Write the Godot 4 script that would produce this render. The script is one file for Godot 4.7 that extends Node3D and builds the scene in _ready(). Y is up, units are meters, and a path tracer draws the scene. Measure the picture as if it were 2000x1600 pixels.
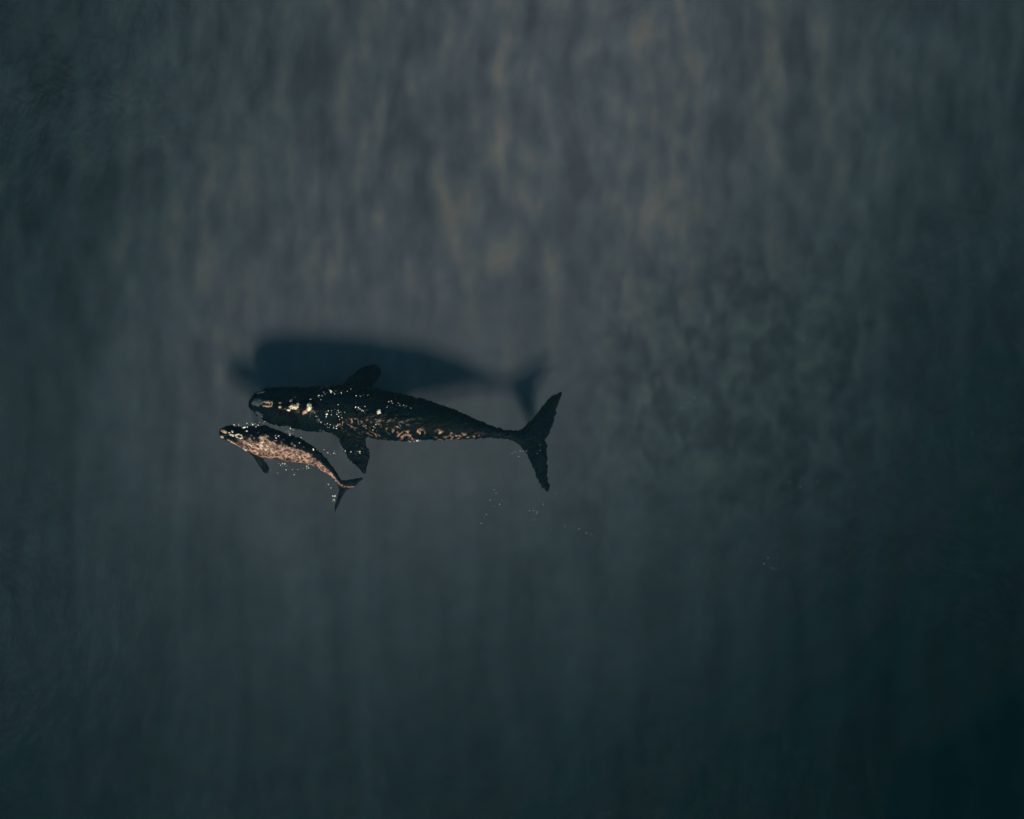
extends Node3D
# A whale and her calf at the surface of murky shallow water, seen from a drone straight above.
# x runs right in the picture, z runs down in the picture, the calm water level is y = 0. One metre is about 44 photo pixels.

const HIGH := 44.0
const SCALE := 44.0
var sun_towards := Vector3(-0.13, -0.72, -0.70)     # the way the sunlight travels

var rough_noise := FastNoiseLite.new()
var soft_noise := FastNoiseLite.new()
var ridge_noise := FastNoiseLite.new()
var rng := RandomNumberGenerator.new()

# ------------------------------------------------------------------ small helpers
func at(u: float, v: float) -> Vector2:
	return Vector2((u - 1000.0) / SCALE, (v - 800.0) / SCALE)

func smooth(a: float, b: float, x: float) -> float:
	return smoothstep(a, b, x)

func tag(o: Node3D, label: String, category := "", group := "", kind := "") -> void:
	if label != "":
		o.set_meta("label", label)
	if category != "":
		o.set_meta("category", category)
	if group != "":
		o.set_meta("group", group)
	if kind != "":
		o.set_meta("kind", kind)

func put(called: String, mesh: Mesh, material: Material, parent: Node) -> MeshInstance3D:
	var o := MeshInstance3D.new()
	o.name = called
	o.mesh = mesh
	o.material_override = material
	parent.add_child(o, true)
	return o

func numbered(parent: Node, called: String) -> String:
	if not parent.has_node(NodePath(called)):
		return called
	var k := 1
	while parent.has_node(NodePath("%s_%03d" % [called, k])):
		k += 1
	return "%s_%03d" % [called, k]

func array_mesh(verts: PackedVector3Array, normals: PackedVector3Array, colors: PackedColorArray, index: PackedInt32Array) -> ArrayMesh:
	var a := []
	a.resize(Mesh.ARRAY_MAX)
	a[Mesh.ARRAY_VERTEX] = verts
	a[Mesh.ARRAY_NORMAL] = normals
	if colors.size() > 0:
		a[Mesh.ARRAY_COLOR] = colors
	a[Mesh.ARRAY_INDEX] = index
	var m := ArrayMesh.new()
	m.add_surface_from_arrays(Mesh.PRIMITIVE_TRIANGLES, a)
	return m

func normals_of(verts: PackedVector3Array, index: PackedInt32Array) -> PackedVector3Array:
	var n := PackedVector3Array()
	n.resize(verts.size())
	for t in range(0, index.size(), 3):
		var a := index[t]
		var b := index[t + 1]
		var c := index[t + 2]
		var f := (verts[c] - verts[a]).cross(verts[b] - verts[a])   # front faces run clockwise
		n[a] += f
		n[b] += f
		n[c] += f
	for i in n.size():
		n[i] = n[i].normalized()
	return n

# ------------------------------------------------------------------ sheets: water and seabed
func grid_lines(near_lo: float, near_hi: float, step: float, far: float) -> PackedFloat32Array:
	var inner := PackedFloat32Array()
	var n := int((near_hi - near_lo) / step)
	for i in n + 1:
		inner.append(near_lo + (near_hi - near_lo) * i / n)
	var before := []
	var after := []
	var s := step
	var lo := near_lo
	var hi := near_hi
	while hi < far:
		s *= 1.35
		hi += s
		lo -= s
		after.append(hi)
		before.append(lo)
	before.reverse()
	var all := PackedFloat32Array(before)
	all.append_array(inner)
	all.append_array(PackedFloat32Array(after))
	return all

func sheet(xs: PackedFloat32Array, zs: PackedFloat32Array, height: Callable, tint = null) -> ArrayMesh:
	var verts := PackedVector3Array()
	var colors := PackedColorArray()
	var index := PackedInt32Array()
	var w := xs.size()
	for z in zs:
		for x in xs:
			verts.append(Vector3(x, height.call(x, z), z))
			if tint != null:
				colors.append(tint.call(x, z))
	for j in zs.size() - 1:
		for i in w - 1:
			var a := j * w + i
			index.append_array(PackedInt32Array([a, a + 1, a + w, a + 1, a + w + 1, a + w]))
	return array_mesh(verts, normals_of(verts, index), colors, index)

# ground brightness, with darkening towards frame edges and deeper water painted into its colour
const FALLOFF := [
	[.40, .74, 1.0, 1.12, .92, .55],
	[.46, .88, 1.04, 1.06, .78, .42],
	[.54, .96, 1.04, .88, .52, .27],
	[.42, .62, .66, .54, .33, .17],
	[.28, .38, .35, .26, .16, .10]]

func falloff_at(x: float, z: float) -> float:
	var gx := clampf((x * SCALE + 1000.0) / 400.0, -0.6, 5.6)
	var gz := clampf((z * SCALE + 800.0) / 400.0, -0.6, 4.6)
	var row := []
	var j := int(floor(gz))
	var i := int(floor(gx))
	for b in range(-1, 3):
		var r: Array = FALLOFF[clampi(j + b, 0, 4)]
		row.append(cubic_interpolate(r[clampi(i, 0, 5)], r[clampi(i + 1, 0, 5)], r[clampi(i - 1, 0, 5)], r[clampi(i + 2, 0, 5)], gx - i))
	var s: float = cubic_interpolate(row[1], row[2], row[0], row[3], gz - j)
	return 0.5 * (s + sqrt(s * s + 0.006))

func seabed_height(x: float, z: float) -> float:
	var s := falloff_at(x, z)
	return -3.72 - 1.3 * (1.0 - minf(1.0, s * 1.6)) + 0.10 * soft_noise.get_noise_2d(x * 0.5, z * 0.5)

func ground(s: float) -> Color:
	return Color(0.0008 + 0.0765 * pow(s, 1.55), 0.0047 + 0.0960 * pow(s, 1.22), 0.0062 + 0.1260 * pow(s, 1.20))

func seabed_tint(x: float, z: float) -> Color:
	var s := falloff_at(x, z)
	var u := x * SCALE + 1000.0
	var v := z * SCALE + 800.0
	# currents comb the bottom into long soft bands, broken into blotches of silt towards the far shore
	var bend := 0.5 * soft_noise.get_noise_2d(x * 0.10 + 50.0, z * 0.10)
	var band := 0.80 * soft_noise.get_noise_2d((x + bend) * 0.40, z * 0.035) + 0.45 * soft_noise.get_noise_2d((x + bend) * 0.85 + 40.0, z * 0.075)
	var blotch := 0.90 * soft_noise.get_noise_2d((x + bend) * 0.46 + 300.0, z * 0.20 + 90.0) + 0.65 * soft_noise.get_noise_2d((x + bend) * 0.88 + 130.0, z * 0.42 + 20.0)
	var weed := soft_noise.get_noise_2d(x * 0.44 + 0.5 * blotch + 700.0, z * 0.40 + 0.4 * band + 33.0) + 0.7 * soft_noise.get_noise_2d(x * 0.95 + 0.3 * blotch + 15.0, z * 0.90)
	var detail := rough_noise.get_noise_2d((x + bend) * 1.7 + 9.0, z * 0.8 + 61.0) + 0.5 * rough_noise.get_noise_2d(x * 3.1 + 5.0, z * 2.2)
	var wide := soft_noise.get_noise_2d(x * 0.09 + 80.0, z * 0.07 + 10.0)
	var top := 1.0 - smooth(350.0, 1000.0, v)
	var calm := smooth(380.0, 520.0, u) * (1.0 - smooth(1050.0, 1180.0, u)) * smooth(520.0, 640.0, v) * (1.0 - smooth(960.0, 1150.0, v))
	var swirl := smooth(1050.0, 1420.0, u + 120.0 * wide) * (1.0 - smooth(1600.0, 1950.0, u)) * smooth(300.0, 640.0, v) * (1.0 - smooth(800.0, 1180.0, v))
	var k := 1.0 + 0.58 * (1.0 - 0.35 * calm) * (1.0 - 0.5 * swirl) * band + (0.22 + 0.66 * top) * (1.0 - 0.7 * calm) * (1.0 - 0.7 * swirl) * blotch + (0.14 + 1.05 * swirl) * weed + 0.08 * detail * (1.0 - 0.5 * calm) - 0.14 * swirl + 0.16 * wide
	k = maxf(0.22, k * 1.06)
	var c := ground(s) * k
	# silt of a warmer brown gathers on the crests
	var warm := smooth(0.0, 0.9, blotch * 0.8 + band * 0.7) * (0.15 + 0.85 * top) * minf(s, 1.0)
	c = c.lerp(Color(c.r * 1.52, c.g * 1.12, c.b * 0.80), warm)
	# and dull green weed grows in the troubled patch
	c = c.lerp(Color(c.r * 1.13, c.g * 1.07, c.b * 0.82), swirl * smooth(0.0, 0.8, weed))
	return Color(c.r, c.g, c.b, 1.0)

func softener_tint(x: float, z: float) -> Color:  # colour of the added shadow-softening sheets
	var c := ground(falloff_at(x, z)) * 0.92
	var k := 1.0 + 0.15 * soft_noise.get_noise_2d(x * 0.3 + 20.0, z * 0.15)
	return Color(c.r * k, c.g * k, c.b * k, 1.0)

func water_height(x: float, z: float) -> float:
	var h := 0.020 * rough_noise.get_noise_2d(x * 1.1, z * 0.5) + 0.010 * rough_noise.get_noise_2d(x * 3.0 + 40.0, z * 1.7)
	# rings over the far flipper and behind the near one
	for r in [[690.0, 712.0, 1.0], [712.0, 890.0, 0.8], [520.0, 900.0, 0.8], [1085.0, 905.0, 0.8]]:
		var c := at(r[0], r[1])
		var d := Vector2(x - c.x, z - c.y).length()
		if d < 3.0:
			h += 0.040 * r[2] * sin(d * 9.0) * exp(-d * 1.1)
	return h

# ------------------------------------------------------------------ the shape of an animal
# a body is cut across at every x: its middle, half width, half height and top come from tables; flukes and flippers are thin plates with an outline
class Beast:
	var x0 := 0.0
	var x1 := 1.0
	var n := 400
	var zc := PackedFloat32Array()
	var w := PackedFloat32Array()
	var yc := PackedFloat32Array()
	var h := PackedFloat32Array()
	var lean := PackedFloat32Array()
	var plates := []
	var ridges := []
	var grooves := []
	var roll := 0.0

	func body(x: float, y: float, z: float) -> float:
		var t := clampf((x - x0) / (x1 - x0), 0.0, 1.0) * (n - 1)
		var i := mini(int(t), n - 2)
		var f := t - i
		var ww := lerpf(w[i], w[i + 1], f)
		var hh := lerpf(h[i], h[i + 1], f)
		var dz := z - lerpf(zc[i], zc[i + 1], f)
		var dy := y - lerpf(yc[i], yc[i + 1], f)
		dz -= roll * dy
		var a := dz / ww
		var b := dy / hh
		var k := sqrt(a * a + b * b)
		var g := sqrt(a * a / (ww * ww) + b * b / (hh * hh))
		var d := -minf(ww, hh) if g < 1e-6 else k * (k - 1.0) / g
		d *= lerpf(lean[i], lean[i + 1], f)
		var over := maxf(x0 - x, x - x1)
		return maxf(d, over) if over > 0.0 else d

	static func outline(p: Vector2, poly: PackedVector2Array) -> float:
		var d := 1e9
		var inside := false
		var j := poly.size() - 1
		for i in poly.size():
			var a := poly[i]
			var b := poly[j]
			var e := b - a
			var q := p - a
			var r := q - e * clampf(q.dot(e) / e.length_squared(), 0.0, 1.0)
			d = minf(d, r.length_squared())
			if (a.y > p.y) != (b.y > p.y) and p.x < (b.x - a.x) * (p.y - a.y) / (b.y - a.y) + a.x:
				inside = not inside
			j = i
		return -sqrt(d) if inside else sqrt(d)

	static func join(a: float, b: float, k: float) -> float:
		var q := maxf(k - absf(a - b), 0.0) / k
		return minf(a, b) - q * q * k * 0.25

	func value(x: float, y: float, z: float) -> float:
		var d := body(x, y, z)
		for r in ridges:
			var p := Vector3(x, y, z)
			var ab: Vector3 = r[1] - r[0]
			var t := clampf((p - r[0]).dot(ab) / ab.length_squared(), 0.0, 1.0)
			d = join(d, (p - r[0] - ab * t).length() - lerpf(r[2], r[3], t), 0.12)
		for pl in plates:
			var box: Rect2 = pl[1]
			var ox := maxf(box.position.x - x, x - box.end.x)
			var oz := maxf(box.position.y - z, z - box.end.y)
			var o := maxf(ox, oz)
			if o > 0.35:
				d = minf(d, o)
				continue
			var d2: float = outline(Vector2(x, z), pl[0])
			var far: float = clampf((Vector2(x, z) - pl[2]).dot(pl[3]), -1.15, 1.2)
			var mid: float = pl[4] + pl[5] * far + pl[6] * far * far
			var thick: float = clampf(0.015 - d2 * pl[7], 0.015, pl[8])
			d = join(d, maxf(d2, (absf(y - mid) - thick) * 0.85), pl[9])
		for r in grooves:
			var p := Vector3(x, y, z)
			var ab: Vector3 = r[1] - r[0]
			var t := clampf((p - r[0]).dot(ab) / ab.length_squared(), 0.0, 1.0)
			d = -join(-d, (p - r[0] - ab * t).length() - r[2], 0.03)
		return d

	func top(x: float, z: float) -> float:
		var y := 0.6
		for k in 60:
			var d := value(x, y, z)
			if d < 0.004:
				return y
			y -= maxf(d * 0.7, 0.003)
			if y < -3.0:
				break
		return y

func shape_beast(rows: Array) -> Beast:
	# rows: u, upper edge v, lower edge v, height of the back, half height
	var b := Beast.new()
	b.x0 = at(rows[0][0], 0).x
	b.x1 = at(rows[-1][0], 0).x
	for k in b.n:
		var u := lerpf(rows[0][0], rows[-1][0], float(k) / (b.n - 1))
		var i := 0
		while i < rows.size() - 2 and rows[i + 1][0] < u:
			i += 1
		var t := (u - float(rows[i][0])) / (float(rows[i + 1][0]) - float(rows[i][0]))
		var got := []
		for c in range(1, 5):
			var before := maxi(i - 1, 0)
			var later := mini(i + 2, rows.size() - 1)
			got.append(cubic_interpolate_in_time(rows[i][c], rows[i + 1][c], rows[before][c], rows[later][c], t, rows[i + 1][0] - rows[i][0], minf(rows[before][0] - rows[i][0], -0.001), rows[later][0] - rows[i][0]) if i > 0 and i < rows.size() - 2 else lerpf(rows[i][c], rows[i + 1][c], t))
		var half: float = maxf((got[1] - got[0]) / SCALE * 0.5, 0.012)
		var hh: float = maxf(got[3], 0.012)
		b.zc.append(((got[0] + got[1]) * 0.5 - 800.0) / SCALE)
		b.w.append(half)
		b.h.append(hh)
		b.yc.append(got[2] - hh)
	for k in b.n:
		var p := maxi(k - 4, 0)
		var q := mini(k + 4, b.n - 1)
		var run := (b.x1 - b.x0) * (q - p) / (b.n - 1)
		var slope := absf(b.zc[q] - b.zc[p]) / run
		var swell := maxf(absf(b.w[q] - b.w[p]), absf(b.h[q] - b.h[p])) / run
		b.lean.append(1.0 / sqrt(1.0 + slope * slope + swell * swell))
	return b

func plate(points: Array, root: Array, tip: Array, y_root: float, y_tip: float, y_bow: float, steep: float, most: float, soft: float) -> Array:
	var poly := PackedVector2Array()
	for p in points:
		poly.append(at(p[0], p[1]))
	# round the outline off once
	var fine := PackedVector2Array()
	for i in poly.size():
		var a := poly[i]
		var b := poly[(i + 1) % poly.size()]
		fine.append(a.lerp(b, 0.25))
		fine.append(a.lerp(b, 0.75))
	var box := Rect2(fine[0], Vector2.ZERO)
	for p in fine:
		box = box.expand(p)
	var r := at(root[0], root[1])
	var t := at(tip[0], tip[1])
	var along := (t - r) / (t - r).length_squared()
	return [fine, box, r, along, y_root, y_tip - y_root - y_bow, y_bow, steep, most, soft]

# surface nets over that shape, looking only at the blocks that the surface may cross
func skin(b: Beast, lo: Vector3, hi: Vector3, cell: float, origin: Vector3, ruffle: float, tint: Callable) -> ArrayMesh:
	var block := 6
	var nx := int(ceil((hi.x - lo.x) / cell / block)) * block + 1
	var ny := int(ceil((hi.y - lo.y) / cell / block)) * block + 1
	var nz := int(ceil((hi.z - lo.z) / cell / block)) * block + 1
	var grid := PackedFloat32Array()
	grid.resize(nx * ny * nz)
	grid.fill(1e9)
	var ids := PackedInt32Array()
	ids.resize(nx * ny * nz)
	ids.fill(-1)
	var sx := ny * nz
	var reach := cell * block * 0.87 * 2.0
	var verts := PackedVector3Array()
	var cells := PackedInt32Array()
	for bi in range(0, nx - 1, block):
		for bj in range(0, ny - 1, block):
			for bk in range(0, nz - 1, block):
				var half := block * 0.5
				if absf(b.value(lo.x + (bi + half) * cell, lo.y + (bj + half) * cell, lo.z + (bk + half) * cell)) > reach:
					continue
				for i in range(bi, bi + block + 1):
					for j in range(bj, bj + block + 1):
						var at0 := i * sx + j * nz
						for k in range(bk, bk + block + 1):
							if grid[at0 + k] > 1e8:
								grid[at0 + k] = b.value(lo.x + i * cell, lo.y + j * cell, lo.z + k * cell)
				for i in range(bi, bi + block):
					for j in range(bj, bj + block):
						for k in range(bk, bk + block):
							var o := i * sx + j * nz + k
							var g := [grid[o], grid[o + 1], grid[o + nz], grid[o + nz + 1], grid[o + sx], grid[o + sx + 1], grid[o + sx + nz], grid[o + sx + nz + 1]]
							var inside := 0
							for q in g:
								if q < 0.0:
									inside += 1
							if inside == 0 or inside == 8:
								continue
							var sum := Vector3.ZERO
							var count := 0
							for e in [[0, 1], [2, 3], [4, 5], [6, 7], [0, 2], [1, 3], [4, 6], [5, 7], [0, 4], [1, 5], [2, 6], [3, 7]]:
								var ga: float = g[e[0]]
								var gb: float = g[e[1]]
								if (ga < 0.0) != (gb < 0.0):
									var t := ga / (ga - gb)
									var pa := Vector3(e[0] >> 2, (e[0] >> 1) & 1, e[0] & 1)
									var pb := Vector3(e[1] >> 2, (e[1] >> 1) & 1, e[1] & 1)
									sum += pa.lerp(pb, t)
									count += 1
							ids[o] = verts.size()
							cells.append(o)
							verts.append(lo + (Vector3(i, j, k) + sum / count) * cell)
	var index := PackedInt32Array()
	for o in cells:
		var inside := grid[o] < 0.0
		for axis in 3:
			var step: int = [sx, nz, 1][axis]
			var p: int = [nz, 1, sx][axis]
			var q: int = [1, sx, nz][axis]
			if o - p - q < 0 or (grid[o + step] < 0.0) == inside:
				continue
			var a := ids[o]
			var c := ids[o - p]
			var d := ids[o - p - q]
			var e := ids[o - q]
			if c < 0 or d < 0 or e < 0:
				continue
			if inside:
				index.append_array(PackedInt32Array([a, d, c, a, e, d]))
			else:
				index.append_array(PackedInt32Array([a, c, d, a, d, e]))
	var colors := PackedColorArray()
	for i in verts.size():
		var v := verts[i]
		colors.append(tint.call(v))
		# ragged edge shaped in below water to imitate refraction; above it small wrinkles
		var deep := smooth(0.0, -0.35, v.y)
		var r := ruffle * (0.25 + 0.75 * deep)
		v.x += r * rough_noise.get_noise_3d(v.x * 4.6 + v.z * 2.6, v.y * 1.2, v.z * 2.0)
		v.z += r * rough_noise.get_noise_3d(v.x * 4.6 + v.z * 2.6 + 77.0, v.y * 1.2, v.z * 2.0)
		v.y += 0.3 * ruffle * rough_noise.get_noise_3d(v.x * 2.6 + 200.0, v.y * 2.0, v.z * 3.2)
		verts[i] = v - origin
	# skin out of the water shines; under water, whose index is close to its own, it hardly does
	var dry := PackedInt32Array()
	var drowned := PackedInt32Array()
	for t in range(0, index.size(), 3):
		var m := (verts[index[t]] + verts[index[t + 1]] + verts[index[t + 2]]) / 3.0 + origin
		if m.y > 0.015 * rough_noise.get_noise_2d(m.x * 4.0, m.z * 6.0):
			dry.append_array(index.slice(t, t + 3))
		else:
			drowned.append_array(index.slice(t, t + 3))
	var n := normals_of(verts, index)
	var made := array_mesh(verts, n, colors, drowned)
	if dry.size() > 0:
		var a := []
		a.resize(Mesh.ARRAY_MAX)
		a[Mesh.ARRAY_VERTEX] = verts
		a[Mesh.ARRAY_NORMAL] = n
		a[Mesh.ARRAY_COLOR] = colors
		a[Mesh.ARRAY_INDEX] = dry
		made.add_surface_from_arrays(Mesh.PRIMITIVE_TRIANGLES, a)
	return made

func put_skin(mesh: ArrayMesh, wet: Material, dry: Material, parent: Node3D) -> void:
	mesh.surface_set_material(0, wet)
	if mesh.get_surface_count() > 1:
		mesh.surface_set_material(1, dry)
	var o := MeshInstance3D.new()
	o.name = "body"
	o.mesh = mesh
	parent.add_child(o, true)

# a rough raised patch of pale hard skin, following the body under it
func patch(b: Beast, called: String, parent: Node3D, origin: Vector3, u: float, v: float, ru: float, rv: float, turn: float, tall: float, ragged: float, material: Material, hole := 0.0, tone := Color.WHITE) -> MeshInstance3D:
	var c := at(u, v)
	var rings := 9
	var spokes := 34
	var verts := PackedVector3Array()
	var colors := PackedColorArray()
	var index := PackedInt32Array()
	var seed_at := u * 0.37 + v * 0.91
	for r in rings + 1:
		var f := float(r) / rings
		for s in spokes:
			var a := TAU * s / spokes
			var edge := 1.0 + ragged * (1.1 * rough_noise.get_noise_2d(seed_at * 9.0 + cos(a) * 1.2, sin(a) * 1.2) + 0.8 * rough_noise.get_noise_2d(seed_at * 5.0 + cos(a) * 3.0, sin(a) * 3.0 + 50.0))
			var inner := hole * (1.0 + 0.8 * rough_noise.get_noise_2d(seed_at + cos(a) * 1.6 + 31.0, sin(a) * 1.6))
			var g := lerpf(inner, maxf(edge, inner + 0.12), f)
			var p := Vector2(cos(a) * ru, sin(a) * rv).rotated(turn) * g / SCALE
			var x := c.x + p.x
			var z := c.y + p.y
			var dome := 1.0 - pow(f, 4.0)
			if hole > 0.0:
				dome = sin(PI * clampf(f, 0.0, 1.0))
			var lump := rough_noise.get_noise_2d(x * 9.0, z * 9.0)
			var y := b.top(x, z) - 0.03 + dome * (0.045 + tall * (0.75 + 0.7 * lump))
			verts.append(Vector3(x, y, z) - origin)
			var spot := 0.88 + 0.40 * rough_noise.get_noise_2d(x * 11.0 + 20.0, z * 11.0)
			var dark := smooth(0.25, 0.5, rough_noise.get_noise_2d(x * 6.0 + 400.0, z * 6.0))
			var k := clampf(spot * (1.0 - 0.4 * dark), 0.15, 1.1)
			colors.append(Color(tone.r * k, tone.g * k * (0.97 + 0.03 * k), tone.b * k * (0.92 + 0.08 * k)))
	for r in rings:
		for s in spokes:
			var a := r * spokes + s
			var d := r * spokes + (s + 1) % spokes
			index.append_array(PackedInt32Array([a, a + spokes, d, d, a + spokes, d + spokes]))
	var n := normals_of(verts, index)
	if n[spokes * 2].y < 0.0:
		index.reverse()
		n = normals_of(verts, index)
	return put(numbered(parent, called), array_mesh(verts, n, colors, index), material, parent)

func lump_texture(seed_of: int, freq: float, warp: float, kind: int) -> NoiseTexture2D:
	var n := FastNoiseLite.new()
	n.seed = seed_of
	n.noise_type = FastNoiseLite.TYPE_SIMPLEX_SMOOTH
	n.frequency = freq
	n.fractal_type = kind
	n.fractal_octaves = 3
	n.fractal_gain = 0.45
	n.domain_warp_enabled = warp > 0.0
	n.domain_warp_amplitude = warp
	n.domain_warp_frequency = freq * 0.6
	n.domain_warp_fractal_type = FastNoiseLite.DOMAIN_WARP_FRACTAL_NONE
	var t := NoiseTexture2D.new()
	t.width = 1024
	t.height = 1024
	t.seamless = true
	t.noise = n
	return t

func skin_material(rough: float, relief: float, bump: Texture2D, per_metre: float) -> StandardMaterial3D:
	var m := StandardMaterial3D.new()
	m.vertex_color_use_as_albedo = true
	m.roughness = rough
	m.uv1_triplanar = true
	m.uv1_scale = Vector3.ONE * per_metre
	m.heightmap_enabled = true
	m.heightmap_texture = bump
	m.heightmap_scale = relief
	return m

# ------------------------------------------------------------------ colours of skin, with sunlight painted in
func adult_tint(p: Vector3) -> Color:
	var n := rough_noise.get_noise_3d(p.x * 0.8, p.y * 0.8, p.z * 0.8)
	var base := Color(0.0025, 0.0055, 0.0085) * (1.0 + 0.5 * n)
	# net of rippled sunlight, painted in colour along the left flank
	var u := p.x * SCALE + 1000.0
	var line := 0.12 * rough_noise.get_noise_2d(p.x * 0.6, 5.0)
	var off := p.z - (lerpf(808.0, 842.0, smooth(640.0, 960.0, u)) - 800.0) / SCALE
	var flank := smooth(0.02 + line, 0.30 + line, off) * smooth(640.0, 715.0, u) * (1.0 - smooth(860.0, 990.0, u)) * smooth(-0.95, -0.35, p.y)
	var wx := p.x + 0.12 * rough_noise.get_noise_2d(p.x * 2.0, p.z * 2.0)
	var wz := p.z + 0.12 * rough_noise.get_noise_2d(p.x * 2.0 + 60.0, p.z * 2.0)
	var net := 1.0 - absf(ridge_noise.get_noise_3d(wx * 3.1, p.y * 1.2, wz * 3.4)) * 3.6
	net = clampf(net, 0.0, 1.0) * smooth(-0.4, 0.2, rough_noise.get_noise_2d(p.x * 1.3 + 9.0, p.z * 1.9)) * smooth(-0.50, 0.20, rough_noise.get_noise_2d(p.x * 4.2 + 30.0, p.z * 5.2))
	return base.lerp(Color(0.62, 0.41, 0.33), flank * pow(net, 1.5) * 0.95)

func calf_tint(p: Vector3, b: Beast) -> Color:
	var n := rough_noise.get_noise_3d(p.x * 1.6, p.y * 1.6, p.z * 1.6)
	var base := Color(0.004, 0.009, 0.014) * (1.0 + 0.5 * n)
	var t := clampf((p.x - b.x0) / (b.x1 - b.x0), 0.0, 1.0)
	var i := mini(int(t * (b.n - 1)), b.n - 1)
	var off := (p.z - b.zc[i]) / b.w[i]
	var edge := lerpf(0.14, -0.36, smooth(0.12, 0.4, t)) + 0.32 * rough_noise.get_noise_2d(p.x * 1.3, 8.0) + 0.26 * rough_noise.get_noise_2d(p.x * 4.0, p.z * 4.0)
	edge = lerpf(edge, 0.1, smooth(0.6, 0.9, t))
	var pale := smooth(edge, edge + 0.16, off) * (1.0 - smooth(0.82, 1.05, off + 0.3 * n)) * smooth(0.13, 0.24, t) * smooth(-0.62, -0.25, p.y)  # sunlit side of the calf, painted as a pale band
	var wx := p.x + 0.10 * rough_noise.get_noise_2d(p.x * 2.6, p.z * 2.6)
	var wz := p.z + 0.10 * rough_noise.get_noise_2d(p.x * 2.6 + 60.0, p.z * 2.6)
	var net := 1.0 - absf(ridge_noise.get_noise_3d(wx * 2.1, p.y * 1.6, wz * 3.3)) * 3.2
	var finer := 1.0 - absf(ridge_noise.get_noise_3d(wx * 4.6 + 9.0, p.y * 2.6, wz * 6.2)) * 3.0
	net = clampf(maxf(net * smooth(-0.55, 0.1, rough_noise.get_noise_2d(p.x * 3.6 + 12.0, p.z * 5.0)), 0.5 * finer), 0.0, 1.0)
	var fleck := smooth(0.1, 0.55, rough_noise.get_noise_2d(p.x * 5.0 + 70.0, p.z * 7.0))
	var sunlit_tone := Color(0.040, 0.025, 0.027).lerp(Color(0.60, 0.355, 0.305), net)  # swirls of rippled sunlight put into the colour
	var blaze := smooth(0.75, 0.15, Vector2(p.x - at(512, 872).x, 1.1 * (p.z - at(512, 872).y)).length())
	sunlit_tone = sunlit_tone.lerp(Color(0.76, 0.58, 0.45), maxf(fleck * 0.35, blaze * smooth(0.35, 0.8, net)))
	var back_glint := smooth(0.42, 0.6, rough_noise.get_noise_2d(p.x * 4.4 + 33.0, p.z * 5.0)) * smooth(-0.75, -0.35, off) * smooth(0.2, 0.3, t) * (1.0 - smooth(0.7, 0.85, t)) * smooth(-0.1, 0.05, p.y)  # scattered glints painted on the dark back
	base = base.lerp(Color(0.34, 0.22, 0.19), back_glint)
	return base.lerp(sunlit_tone, pale * (0.85 + 0.15 * n))

# ------------------------------------------------------------------ sun glints and bubbles modelled as white beads
func flecks(called: String, label: String, spots: Array, material: Material) -> void:
	var ball := SphereMesh.new()
	ball.radius = 1.0
	ball.height = 2.0
	ball.radial_segments = 8
	ball.rings = 4
	var mm := MultiMesh.new()
	mm.transform_format = MultiMesh.TRANSFORM_3D
	mm.mesh = ball
	mm.instance_count = spots.size()
	for i in spots.size():
		var s: Array = spots[i]
		var r: float = s[1]
		var basis := Basis(Vector3.UP, s[2]).scaled_local(Vector3(r * s[3], r * 0.55, r))
		mm.set_instance_transform(i, Transform3D(basis, s[0]))
	var o := MultiMeshInstance3D.new()
	o.name = called
	o.multimesh = mm
	o.material_override = material
	add_child(o, true)
	tag(o, label, "glint_foam", "", "stuff")

func spot(beasts: Array, u: float, v: float, px: float) -> Array:
	var c := at(u, v)
	var y := 0.012
	for b in beasts:
		if c.x > b.x0 - 0.5 and c.x < b.x1 + 2.5:
			y = maxf(y, b.top(c.x, c.y) + 0.012)
	return [Vector3(c.x, y, c.y), 0.62 * px / SCALE, rng.randf() * TAU, rng.randf_range(1.0, 2.2)]

func strewn(beasts: Array, list: Array, path: Array, count: int, spread: float, small: float, big: float) -> void:
	# flecks along a line of photo points
	for k in count:
		var t := rng.randf() * (path.size() - 1)
		var i := int(t)
		var p := Vector2(path[i][0], path[i][1]).lerp(Vector2(path[i + 1][0], path[i + 1][1]), t - i)
		var f := rng.randf()
		list.append(spot(beasts, p.x + rng.randfn(0.0, spread), p.y + rng.randfn(0.0, spread), lerpf(small * 0.7, big * 1.25, f * f * f)))

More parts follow.
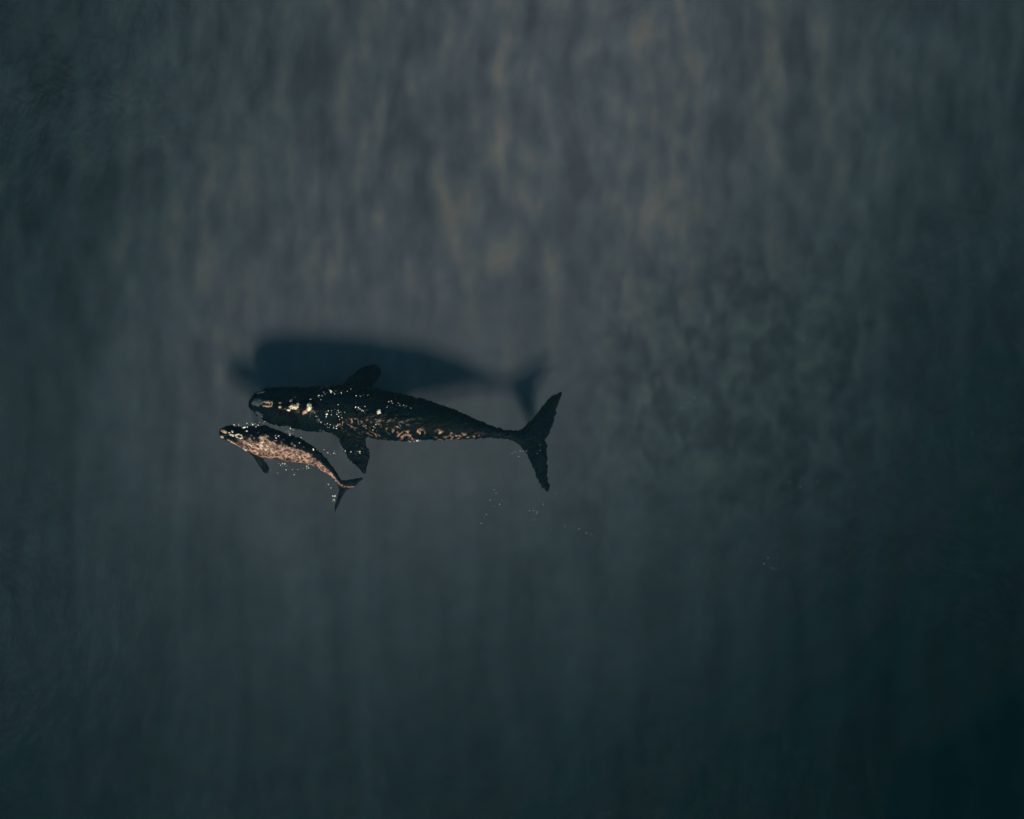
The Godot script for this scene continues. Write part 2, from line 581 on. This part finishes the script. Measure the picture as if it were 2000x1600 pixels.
# ------------------------------------------------------------------ the scene
func _ready() -> void:
	rng.seed = 71
	rough_noise.seed = 11
	rough_noise.noise_type = FastNoiseLite.TYPE_SIMPLEX_SMOOTH
	rough_noise.frequency = 1.0
	rough_noise.fractal_octaves = 2
	soft_noise.seed = 5
	soft_noise.noise_type = FastNoiseLite.TYPE_SIMPLEX_SMOOTH
	soft_noise.frequency = 1.0
	soft_noise.fractal_octaves = 2
	soft_noise.fractal_gain = 0.4
	ridge_noise.seed = 23
	ridge_noise.noise_type = FastNoiseLite.TYPE_SIMPLEX_SMOOTH
	ridge_noise.frequency = 1.0
	ridge_noise.fractal_type = FastNoiseLite.FRACTAL_NONE

	# camera: straight down
	var cam := Camera3D.new()
	cam.name = "camera"
	cam.fov = rad_to_deg(2.0 * atan(800.0 / SCALE / HIGH))
	cam.near = 0.5
	cam.far = 6000.0
	add_child(cam)
	cam.look_at_from_position(Vector3(0, HIGH, 0), Vector3.ZERO, Vector3(0, 0, -1))
	cam.current = true

	# sky
	var sky_stuff := ProceduralSkyMaterial.new()
	sky_stuff.sky_top_color = Color(0.060, 0.225, 0.285).linear_to_srgb()
	sky_stuff.sky_horizon_color = Color(0.17, 0.28, 0.31).linear_to_srgb()
	sky_stuff.sky_curve = 0.12
	sky_stuff.ground_bottom_color = Color(0.01, 0.02, 0.026).linear_to_srgb()
	sky_stuff.ground_horizon_color = Color(0.17, 0.28, 0.31).linear_to_srgb()
	sky_stuff.sun_angle_max = 8.0
	var cloud_noise := FastNoiseLite.new()
	cloud_noise.seed = 3
	cloud_noise.frequency = 0.012
	cloud_noise.fractal_octaves = 4
	var clouds := NoiseTexture2D.new()
	clouds.width = 1024
	clouds.height = 512
	clouds.seamless = true
	clouds.noise = cloud_noise
	var cloud_ramp := Gradient.new()
	cloud_ramp.offsets = PackedFloat32Array([0.42, 0.80])
	cloud_ramp.colors = PackedColorArray([Color(0, 0, 0, 1), Color(0.62, 0.66, 0.68, 1)])
	clouds.color_ramp = cloud_ramp
	sky_stuff.sky_cover = clouds
	var sky := Sky.new()
	sky.sky_material = sky_stuff
	var env := Environment.new()
	env.background_mode = Environment.BG_SKY
	env.sky = sky
	env.tonemap_mode = Environment.TONE_MAPPER_LINEAR
	env.tonemap_exposure = 1.0
	env.sdfgi_enabled = true
	env.ssao_enabled = true
	env.ssil_enabled = true
	var around := WorldEnvironment.new()
	around.name = "surroundings"
	around.environment = env
	add_child(around)

	# the sun, veiled by thin haze
	var sun := DirectionalLight3D.new()
	sun.name = "sun"
	sun.light_energy = 1.5
	sun.light_color = Color(1.0, 0.92, 0.80)
	sun.light_angular_distance = 7.0
	sun.shadow_enabled = true
	add_child(sun)
	sun.look_at_from_position(Vector3.ZERO, sun_towards, Vector3.UP)

	# the sea bottom
	var bed_stuff := StandardMaterial3D.new()
	bed_stuff.vertex_color_use_as_albedo = true
	bed_stuff.roughness = 1.0
	bed_stuff.specular_mode = BaseMaterial3D.SPECULAR_DISABLED
	var grain := lump_texture(41, 0.05, 0.0, FastNoiseLite.FRACTAL_FBM)
	var ramp := Gradient.new()
	ramp.set_color(0, Color(0.62, 0.62, 0.62))
	ramp.set_color(1, Color(1.0, 1.0, 1.0))
	grain.color_ramp = ramp
	bed_stuff.albedo_texture = grain
	bed_stuff.uv1_triplanar = true
	bed_stuff.uv1_world_triplanar = true
	bed_stuff.uv1_scale = Vector3(0.3, 0.3, 0.2)
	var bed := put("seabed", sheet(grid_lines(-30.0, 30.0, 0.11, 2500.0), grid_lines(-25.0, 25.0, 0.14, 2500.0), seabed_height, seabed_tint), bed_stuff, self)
	tag(bed, "sandy sea bottom with painted edge darkening, seen through the murky water", "seabed", "", "structure")

	# the water
	var sea_stuff := StandardMaterial3D.new()
	sea_stuff.transparency = BaseMaterial3D.TRANSPARENCY_ALPHA
	sea_stuff.albedo_color = Color(0.02, 0.06, 0.075, 0.04)
	sea_stuff.roughness = 0.10
	sea_stuff.metallic_specular = 0.35
	var ripple := lump_texture(67, 0.02, 20.0, FastNoiseLite.FRACTAL_FBM)
	ripple.as_normal_map = true
	ripple.bump_strength = 3.0
	sea_stuff.normal_enabled = true
	sea_stuff.normal_texture = ripple
	sea_stuff.normal_scale = 0.5
	sea_stuff.uv1_triplanar = true
	sea_stuff.uv1_world_triplanar = true
	sea_stuff.uv1_scale = Vector3(0.21, 0.21, 0.13)
	var sea := put("water", sheet(grid_lines(-30.0, 30.0, 0.16, 2500.0), grid_lines(-26.0, 26.0, 0.16, 2500.0), water_height), sea_stuff, self)
	tag(sea, "calm dark teal sea surface with faint ripples", "water", "", "structure")

	# two thin translucent sheets added to soften and lighten the cast shadow
	for k in 2:
		var softener_stuff := StandardMaterial3D.new()
		softener_stuff.transparency = BaseMaterial3D.TRANSPARENCY_ALPHA
		softener_stuff.albedo_color = Color(1, 1, 1, [0.27, 0.27][k])
		softener_stuff.vertex_color_use_as_albedo = true
		softener_stuff.roughness = 1.0
		softener_stuff.specular_mode = BaseMaterial3D.SPECULAR_DISABLED
		var level: float = [-2.95, -3.4][k]
		var softener := put(numbered(self, "shadow_softener"), sheet(grid_lines(-32.0, 32.0, 0.5, 2500.0), grid_lines(-28.0, 28.0, 0.5, 2500.0), func(x, z): return level - 1.3 * (1.0 - minf(1.0, falloff_at(x, z) * 1.6)), softener_tint), softener_stuff, self)
		tag(softener, "translucent teal sheet added to soften shadows, %s the animals" % ["well below", "just above the bottom below"][k], "water", "", "structure")

	# ---------------------------------------------------------------- the big whale
	var a := shape_beast([
		[478, 787, 791, -0.68, 0.03], [481, 779, 797, -0.62, 0.13], [487, 770, 806, -0.52, 0.24], [500, 763, 816, -0.36, 0.38], [520, 757, 828, -0.19, 0.56],
		[550, 755, 834, -0.07, 0.76], [584, 756, 841, 0.02, 0.95], [620, 753, 845, 0.0, 1.15], [662, 751, 846, -0.02, 1.22], [702, 754, 853, 0.01, 1.28], [728, 759, 859, 0.03, 1.27],
		[767, 767, 862, 0.03, 1.18], [800, 774, 862, 0.01, 1.05], [833, 782, 861, 0.0, 0.92], [867, 794, 861, -0.06, 0.76], [904, 808, 859, -0.15, 0.59], [943, 825, 857, -0.28, 0.42],
		[969, 835, 857, -0.42, 0.32], [996, 842, 860, -0.55, 0.24], [1022, 846, 864, -0.64, 0.17], [1045, 851, 862, -0.68, 0.10], [1056, 855, 858, -0.70, 0.03]])
	a.ridges = [[Vector3(at(492, 788).x, -0.66, at(492, 788).y), Vector3(at(545, 792).x, -0.33, at(545, 792).y), 0.30, 0.34], [Vector3(at(545, 792).x, -0.33, at(545, 792).y), Vector3(at(606, 796).x, -0.22, at(606, 796).y), 0.34, 0.36]]
	a.plates = [
		plate([[1000, 844], [1012, 843], [1024, 835], [1038, 820], [1050, 807], [1060, 795], [1072, 780], [1084, 770], [1096, 762], [1101, 766], [1097, 777], [1091, 792], [1087, 812], [1082, 828], [1077, 843], [1070, 852], [1066, 858],
			[1070, 868], [1071, 886], [1071, 905], [1070, 925], [1073, 943], [1076, 957], [1071, 965], [1061, 956], [1051, 940], [1043, 921], [1034, 900], [1024, 880], [1012, 868], [1000, 861]],
			[1035, 856], [1095, 765], -0.74, -1.62, -0.22, 0.30, 0.11, 0.14),
		plate([[655, 764], [662, 750], [672, 735], [684, 722], [696, 714], [712, 706], [726, 708], [734, 722], [728, 739], [714, 754], [704, 770]], [684, 755], [720, 708], -1.25, -2.10, 0.0, 0.30, 0.14, 0.25),
		plate([[640, 828], [646, 846], [656, 864], [664, 882], [672, 898], [688, 913], [704, 931], [709, 926], [714, 905], [717, 884], [709, 866], [703, 850], [696, 832]], [676, 840], [706, 928], -0.95, -1.05, -0.1, 0.28, 0.14, 0.25)]
	var adult := Node3D.new()
	adult.name = "whale"
	var a_at := Vector3(at(760, 815).x, -2.4, at(760, 815).y)
	adult.position = a_at
	add_child(adult)
	tag(adult, "large black adult whale with pale crusty patches on its head and spread tail flukes", "whale")
	var folds := lump_texture(9, 0.012, 34.0, FastNoiseLite.FRACTAL_RIDGED)
	var a_skin := skin_material(0.40, 2.5, folds, 0.25)
	a_skin.metallic_specular = 0.25
	var a_wet := skin_material(0.6, 5.0, folds, 0.25)
	a_wet.metallic_specular = 0.15
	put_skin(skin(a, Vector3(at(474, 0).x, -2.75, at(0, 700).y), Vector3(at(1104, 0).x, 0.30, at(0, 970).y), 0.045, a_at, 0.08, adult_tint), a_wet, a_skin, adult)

	var crust := StandardMaterial3D.new()
	crust.vertex_color_use_as_albedo = true
	crust.roughness = 0.8
	var cream := Color(0.80, 0.69, 0.57)
	var pink := Color(0.46, 0.30, 0.245)
	var slate := Color(0.040, 0.055, 0.070)
	for p in [
		[499, 785.5, 14, 8, 0.0, 0.05, 0.35, slate, 0.0], [519, 785, 9, 2.6, 0.0, 0.05, 0.5, pink, 0.0], [518, 793, 9, 2.4, 0.1, 0.05, 0.5, pink, 0.0], [528, 789, 4.6, 5.4, 0.0, 0.06, 0.4, pink, 0.35],
		[547, 787, 3.6, 1.3, 0.0, 0.04, 0.3, pink, 0.0], [547, 795, 3.4, 3.2, 0.0, 0.05, 0.4, pink, 0.0], [568, 782.5, 3.4, 2.0, -0.4, 0.04, 0.3, pink, 0.3], [574.5, 795, 10.5, 5.0, 0.05, 0.10, 0.4, cream, 0.0], [582, 789, 3.0, 3.0, 0.0, 0.06, 0.5, pink, 0.0],
		[563.5, 801, 4.2, 2.4, 0.2, 0.06, 0.3, cream, 0.0], [605, 795, 5.4, 8.6, 0.12, 0.11, 0.35, cream, 0.0], [596.5, 804.5, 6.2, 3.9, -0.5, 0.07, 0.45, pink, 0.0], [606, 780, 2.2, 1.0, -0.3, 0.04, 0.3, cream, 0.0],
		[502, 765.5, 13, 3.2, -0.10, 0.05, 0.5, slate, 0.0], [498, 809, 13, 4.6, 0.35, 0.05, 0.5, slate, 0.0], [631.5, 752.5, 13, 4.2, -0.5, 0.05, 0.3, slate, 0.0], [627, 848.5, 13, 4.6, 0.62, 0.05, 0.4, slate, 0.0], [632, 851, 7, 1.6, 0.72, 0.06, 0.5, pink, 0.0]]:
		patch(a, "callosity", adult, a_at, p[0], p[1], p[2], p[3], p[4], p[5], p[6], crust, p[8], p[7])
	var scar := patch(a, "white_patch", adult, a_at, 740, 804.5, 4.8, 5.6, 0.2, 0.03, 0.3, crust, 0.0, Color(0.88, 0.80, 0.71))
	tag(scar, "small white patch on the middle of the back")
	var pit := StandardMaterial3D.new()
	pit.albedo_color = Color(0.01, 0.012, 0.014).linear_to_srgb()
	pit.roughness = 0.5
	pit.vertex_color_use_as_albedo = false
	for s in [[588.0, 790.0, 0.35], [588.5, 799.0, -0.35]]:
		patch(a, "blowhole", adult, a_at, s[0], s[1], 4.2, 1.1, s[2], 0.035, 0.1, pit)

	# ---------------------------------------------------------------- the calf
	var c := shape_beast([
		[426, 843, 848, -0.14, 0.03], [428, 839, 855, -0.07, 0.12], [433, 835, 858, 0.0, 0.22], [442, 831.5, 862, 0.07, 0.32], [457, 832, 870, 0.12, 0.42], [473, 834, 878, 0.15, 0.50], [490, 832, 889, 0.17, 0.58],
		[513, 832, 895, 0.20, 0.66], [531, 838, 897, 0.20, 0.66], [546, 845, 900, 0.18, 0.62], [562, 850, 903, 0.16, 0.56], [578, 855.5, 905, 0.13, 0.49], [594, 863.5, 907, 0.10, 0.41], [610, 873, 911, 0.06, 0.33],
		[628, 888.5, 921, 0.01, 0.24], [644, 907, 931, -0.04, 0.18], [657, 927, 944, -0.10, 0.13], [665, 938, 952, -0.14, 0.09], [672, 945, 954, -0.17, 0.05]])
	var g := []
	var lip := [[440, 851.5], [452, 853.5], [462, 860], [473, 866], [486, 872]]
	for i in lip.size() - 1:
		var p := at(lip[i][0], lip[i][1])
		var q := at(lip[i + 1][0], lip[i + 1][1])
		g.append([Vector3(p.x, c.top(p.x, p.y), p.y), Vector3(q.x, c.top(q.x, q.y), q.y), 0.055])
	c.ridges = [[Vector3(at(434, 842).x, -0.10, at(434, 842).y), Vector3(at(474, 851).x, 0.0, at(474, 851).y), 0.12, 0.19]]
	c.grooves = g
	c.plates = [
		plate([[660, 938], [668, 940], [678, 937], [690, 936], [702, 934], [710, 933], [706, 940], [696, 946], [686, 954], [676, 958], [671, 966], [664, 978], [658, 990], [653, 1004], [650, 1002], [653, 984], [658, 968], [661, 956], [657, 948]],
			[668, 947], [700, 938], -0.19, -0.16, 0.0, 0.30, 0.06, 0.07),
		plate([[474, 874], [481, 884], [489, 894], [495, 904], [502, 915], [513, 929], [520, 921], [519, 910], [510, 901], [503, 890], [496, 878]], [488, 882], [513, 924], -0.36, -0.60, 0.0, 0.28, 0.07, 0.10),
		plate([[505, 852], [515, 846], [528, 844], [542, 850], [548, 856], [534, 860], [518, 860]], [510, 852], [545, 852], -0.75, -1.05, 0.0, 0.28, 0.07, 0.10)]
	var calf := Node3D.new()
	calf.name = "whale_calf"
	var c_at := Vector3(at(540, 872).x, -1.1, at(540, 872).y)
	calf.position = c_at
	add_child(calf)
	tag(calf, "small whale calf with pinkish sunlight painted on its flank swimming beside the adult's head", "whale calf")
	var c_skin := skin_material(0.40, 3.2, folds, 0.42)
	c_skin.metallic_specular = 0.27
	var c_wet := skin_material(0.6, 3.2, folds, 0.42)
	c_wet.metallic_specular = 0.15
	put_skin(skin(c, Vector3(at(422, 0).x, -1.35, at(0, 818).y), Vector3(at(714, 0).x, 0.32, at(0, 1008).y), 0.032, c_at, 0.06, func(p): return calf_tint(p, c)), c_wet, c_skin, calf)
	for p in [
		[438, 842.5, 8.2, 3.6, 0.38, 0.06, 0.25, pink, 0.0], [455, 842.5, 3.2, 1.9, 0.9, 0.05, 0.3, cream, 0.0], [449, 845, 2.4, 1.5, 0.0, 0.04, 0.4, cream, 0.0], [454, 849.5, 7.0, 2.2, 0.35, 0.05, 0.5, cream, 0.0],
		[470, 852, 8.8, 5.2, 0.35, 0.05, 0.35, cream, 0.5], [432.7, 853.8, 4.4, 3.4, 0.4, 0.04, 0.3, pink, 0.0], [450.5, 863, 8.0, 2.8, 0.5, 0.04, 0.7, pink, 0.0], [461, 868.5, 4.6, 2.0, 0.5, 0.03, 0.7, pink, 0.0], [474.5, 879, 5.6, 4.2, 0.4, 0.06, 0.3, cream, 0.0],
		[514, 863.5, 2.2, 2.4, 0.0, 0.04, 0.3, cream, 0.0], [482.5, 842.2, 2.2, 1.2, 0.0, 0.03, 0.2, cream, 0.0]]:
		patch(c, "callosity", calf, c_at, p[0], p[1], p[2], p[3], p[4], p[5], p[6], crust, p[8], p[7])
	for p in [[446, 860.5, 4.5, 1.3, 0.5, pink], [457, 866.5, 4.0, 1.2, 0.55, cream], [466, 872.5, 4.2, 1.3, 0.5, pink], [480, 862, 7.0, 1.2, 0.45, pink], [489, 868, 8.0, 1.3, 0.40, cream], [497, 866, 7.0, 1.0, 0.10, pink]]:
		patch(c, "pale_crease", calf, c_at, p[0], p[1], p[2], p[3], p[4], 0.02, 0.6, crust, 0.0, p[5])
	for s in [[469.5, 850.5, 0.75], [470.5, 854.0, 0.0]]:
		patch(c, "blowhole", calf, c_at, s[0], s[1], 2.2, 0.6, s[2], 0.03, 0.1, pit)

	# ---------------------------------------------------------------- sun glints, bubbles and droplets as white beads
	var glint_stuff := StandardMaterial3D.new()
	glint_stuff.albedo_color = Color(0.82, 0.78, 0.74).linear_to_srgb()
	glint_stuff.roughness = 0.35
	var on_adult := []
	strewn([a], on_adult, [[618, 779], [633, 770], [645, 765], [655, 764]], 26, 2.0, 0.5, 1.5)
	strewn([a], on_adult, [[655, 764], [680, 764], [702, 774], [730, 782]], 16, 3.5, 0.4, 1.1)
	strewn([a], on_adult, [[617, 811], [622, 822], [640, 832], [655, 836], [668, 826]], 42, 2.4, 0.5, 1.4)
	strewn([a], on_adult, [[636, 805], [648, 808], [655, 798], [665, 806], [668, 818]], 26, 4.0, 0.5, 1.8)
	strewn([a], on_adult, [[690, 797], [706, 797], [720, 808]], 12, 4.0, 0.5, 1.3)
	strewn([a], on_adult, [[715, 830], [728, 836], [740, 826]], 12, 4.0, 0.5, 1.2)
	strewn([a], on_adult, [[755, 790], [775, 786], [800, 794]], 20, 4.0, 0.4, 1.2)
	strewn([a], on_adult, [[562, 784], [580, 783], [600, 812], [606, 812]], 10, 5.0, 0.4, 0.9)
	strewn([a], on_adult, [[798, 861], [822, 861.5]], 16, 0.8, 0.6, 1.4)
	flecks("glint_foam", "tiny white beads for sun glints and bubbles scattered over the large whale's head and back", on_adult, glint_stuff)
	var on_calf := []
	strewn([c], on_calf, [[457, 829], [477, 834], [500, 829], [520, 826]], 26, 2.0, 0.5, 1.4)
	for p in [[477, 835, 2.6], [482, 842, 2.0], [457, 830, 1.5], [588, 855, 1.3], [585, 865, 1.2], [612, 878, 2.2]]:
		on_calf.append(spot([c], p[0], p[1], p[2]))
	strewn([c], on_calf, [[553, 846], [570, 842], [563, 836]], 20, 3.5, 0.4, 1.1)
	strewn([c], on_calf, [[535, 853], [552, 853]], 10, 2.5, 0.5, 1.4)
	strewn([c], on_calf, [[632, 882], [648, 886], [656, 882]], 9, 2.0, 0.5, 1.1)
	strewn([a], on_calf, [[664, 873], [672, 880], [700, 883], [712, 888]], 14, 2.2, 0.4, 1.2)
	strewn([c], on_calf, [[546, 903], [560, 912], [590, 916], [605, 910]], 26, 3.0, 0.4, 1.2)
	strewn([c], on_calf, [[520, 917], [545, 919], [590, 927]], 10, 4.0, 0.3, 0.9)
	strewn([], on_calf, [[632, 946], [645, 952], [655, 968], [652, 982]], 18, 3.5, 0.5, 1.4)
	flecks("glint_foam_001", "white beads for sun glints and droplets around the calf's back and tail", on_calf, glint_stuff)
	var loose := []  # white beads in place of sun glints on open water
	for p in [[965, 957, 1.0], [969, 963, .9], [957, 977, 1.1], [968, 976, .7], [976, 985, 1.1], [966, 989, .6], [980, 978, .7], [950, 1005, 1.1], [945, 1011, .9], [940, 1022, 1.2], [1031, 994, .9], [1034, 998, .9], [1042, 997, .9], [1049, 1000, 1.0], [1048, 1004, .8], [1053, 978, .7], [1060, 982, .8], [1061, 986, .7],
		[1088, 964, .9], [1104, 960, .6], [1123, 964, .7], [1104, 1027, 1.0], [1103, 1030, .8], [1077, 1034, .9], [1058, 1044, .6], [1131, 1033, 1.1], [1145, 1041, 1.1], [1149, 1044, .6], [1155, 1043, .9], [1107, 1053, .7], [1043, 1015, .8],
		[1515, 1068, .9], [1500, 1090, .9], [1492, 1101, 1.0], [1506, 1109, .9], [1510, 1112, .6], [1516, 1111, 1.0], [1464, 1095, .6], [1534, 1113, .6], [1543, 941, 1.0], [1563, 952, .9], [1597, 941, .9],
		[1423, 700, 1.0], [1419, 701, .8], [1408, 718, .6], [1499, 658, .9], [1569, 663, 1.0], [1564, 667, .7], [1585, 662, 1.0], [1598, 680, .8], [1625, 689, .7], [1472, 708, .9], [1475, 714, .7], [1370, 755, .9], [1357, 777, 1.0], [1345, 786, 1.1], [1330, 797, .8], [1483, 756, .7], [1633, 766, 1.0], [1461, 810, .8],
		[1000, 886, .9], [1006, 883, 1.0], [1016, 881, 1.1], [1022, 882, 1.1], [1013, 892, 1.3], [1028, 881, .9], [986, 904, .7], [986, 897, .6], [1055, 880, .9], [1049, 886, .9], [1055, 869, .9], [1078, 864, .9], [760, 994, .8], [757, 1006, .6], [778, 958, .9]]:
		var f := at(p[0], p[1])
		loose.append([Vector3(f.x, 0.012 + (0.0 if p[0] < 1080 and p[0] > 1045 and p[1] < 890 else 0.0), f.y), rng.randf_range(0.26, 0.52) * p[2] / SCALE, rng.randf() * TAU, 1.2])
	flecks("glint_foam_002", "sparse tiny white beads standing for sun glints on the open water near the tail flukes and far right", loose, glint_stuff)
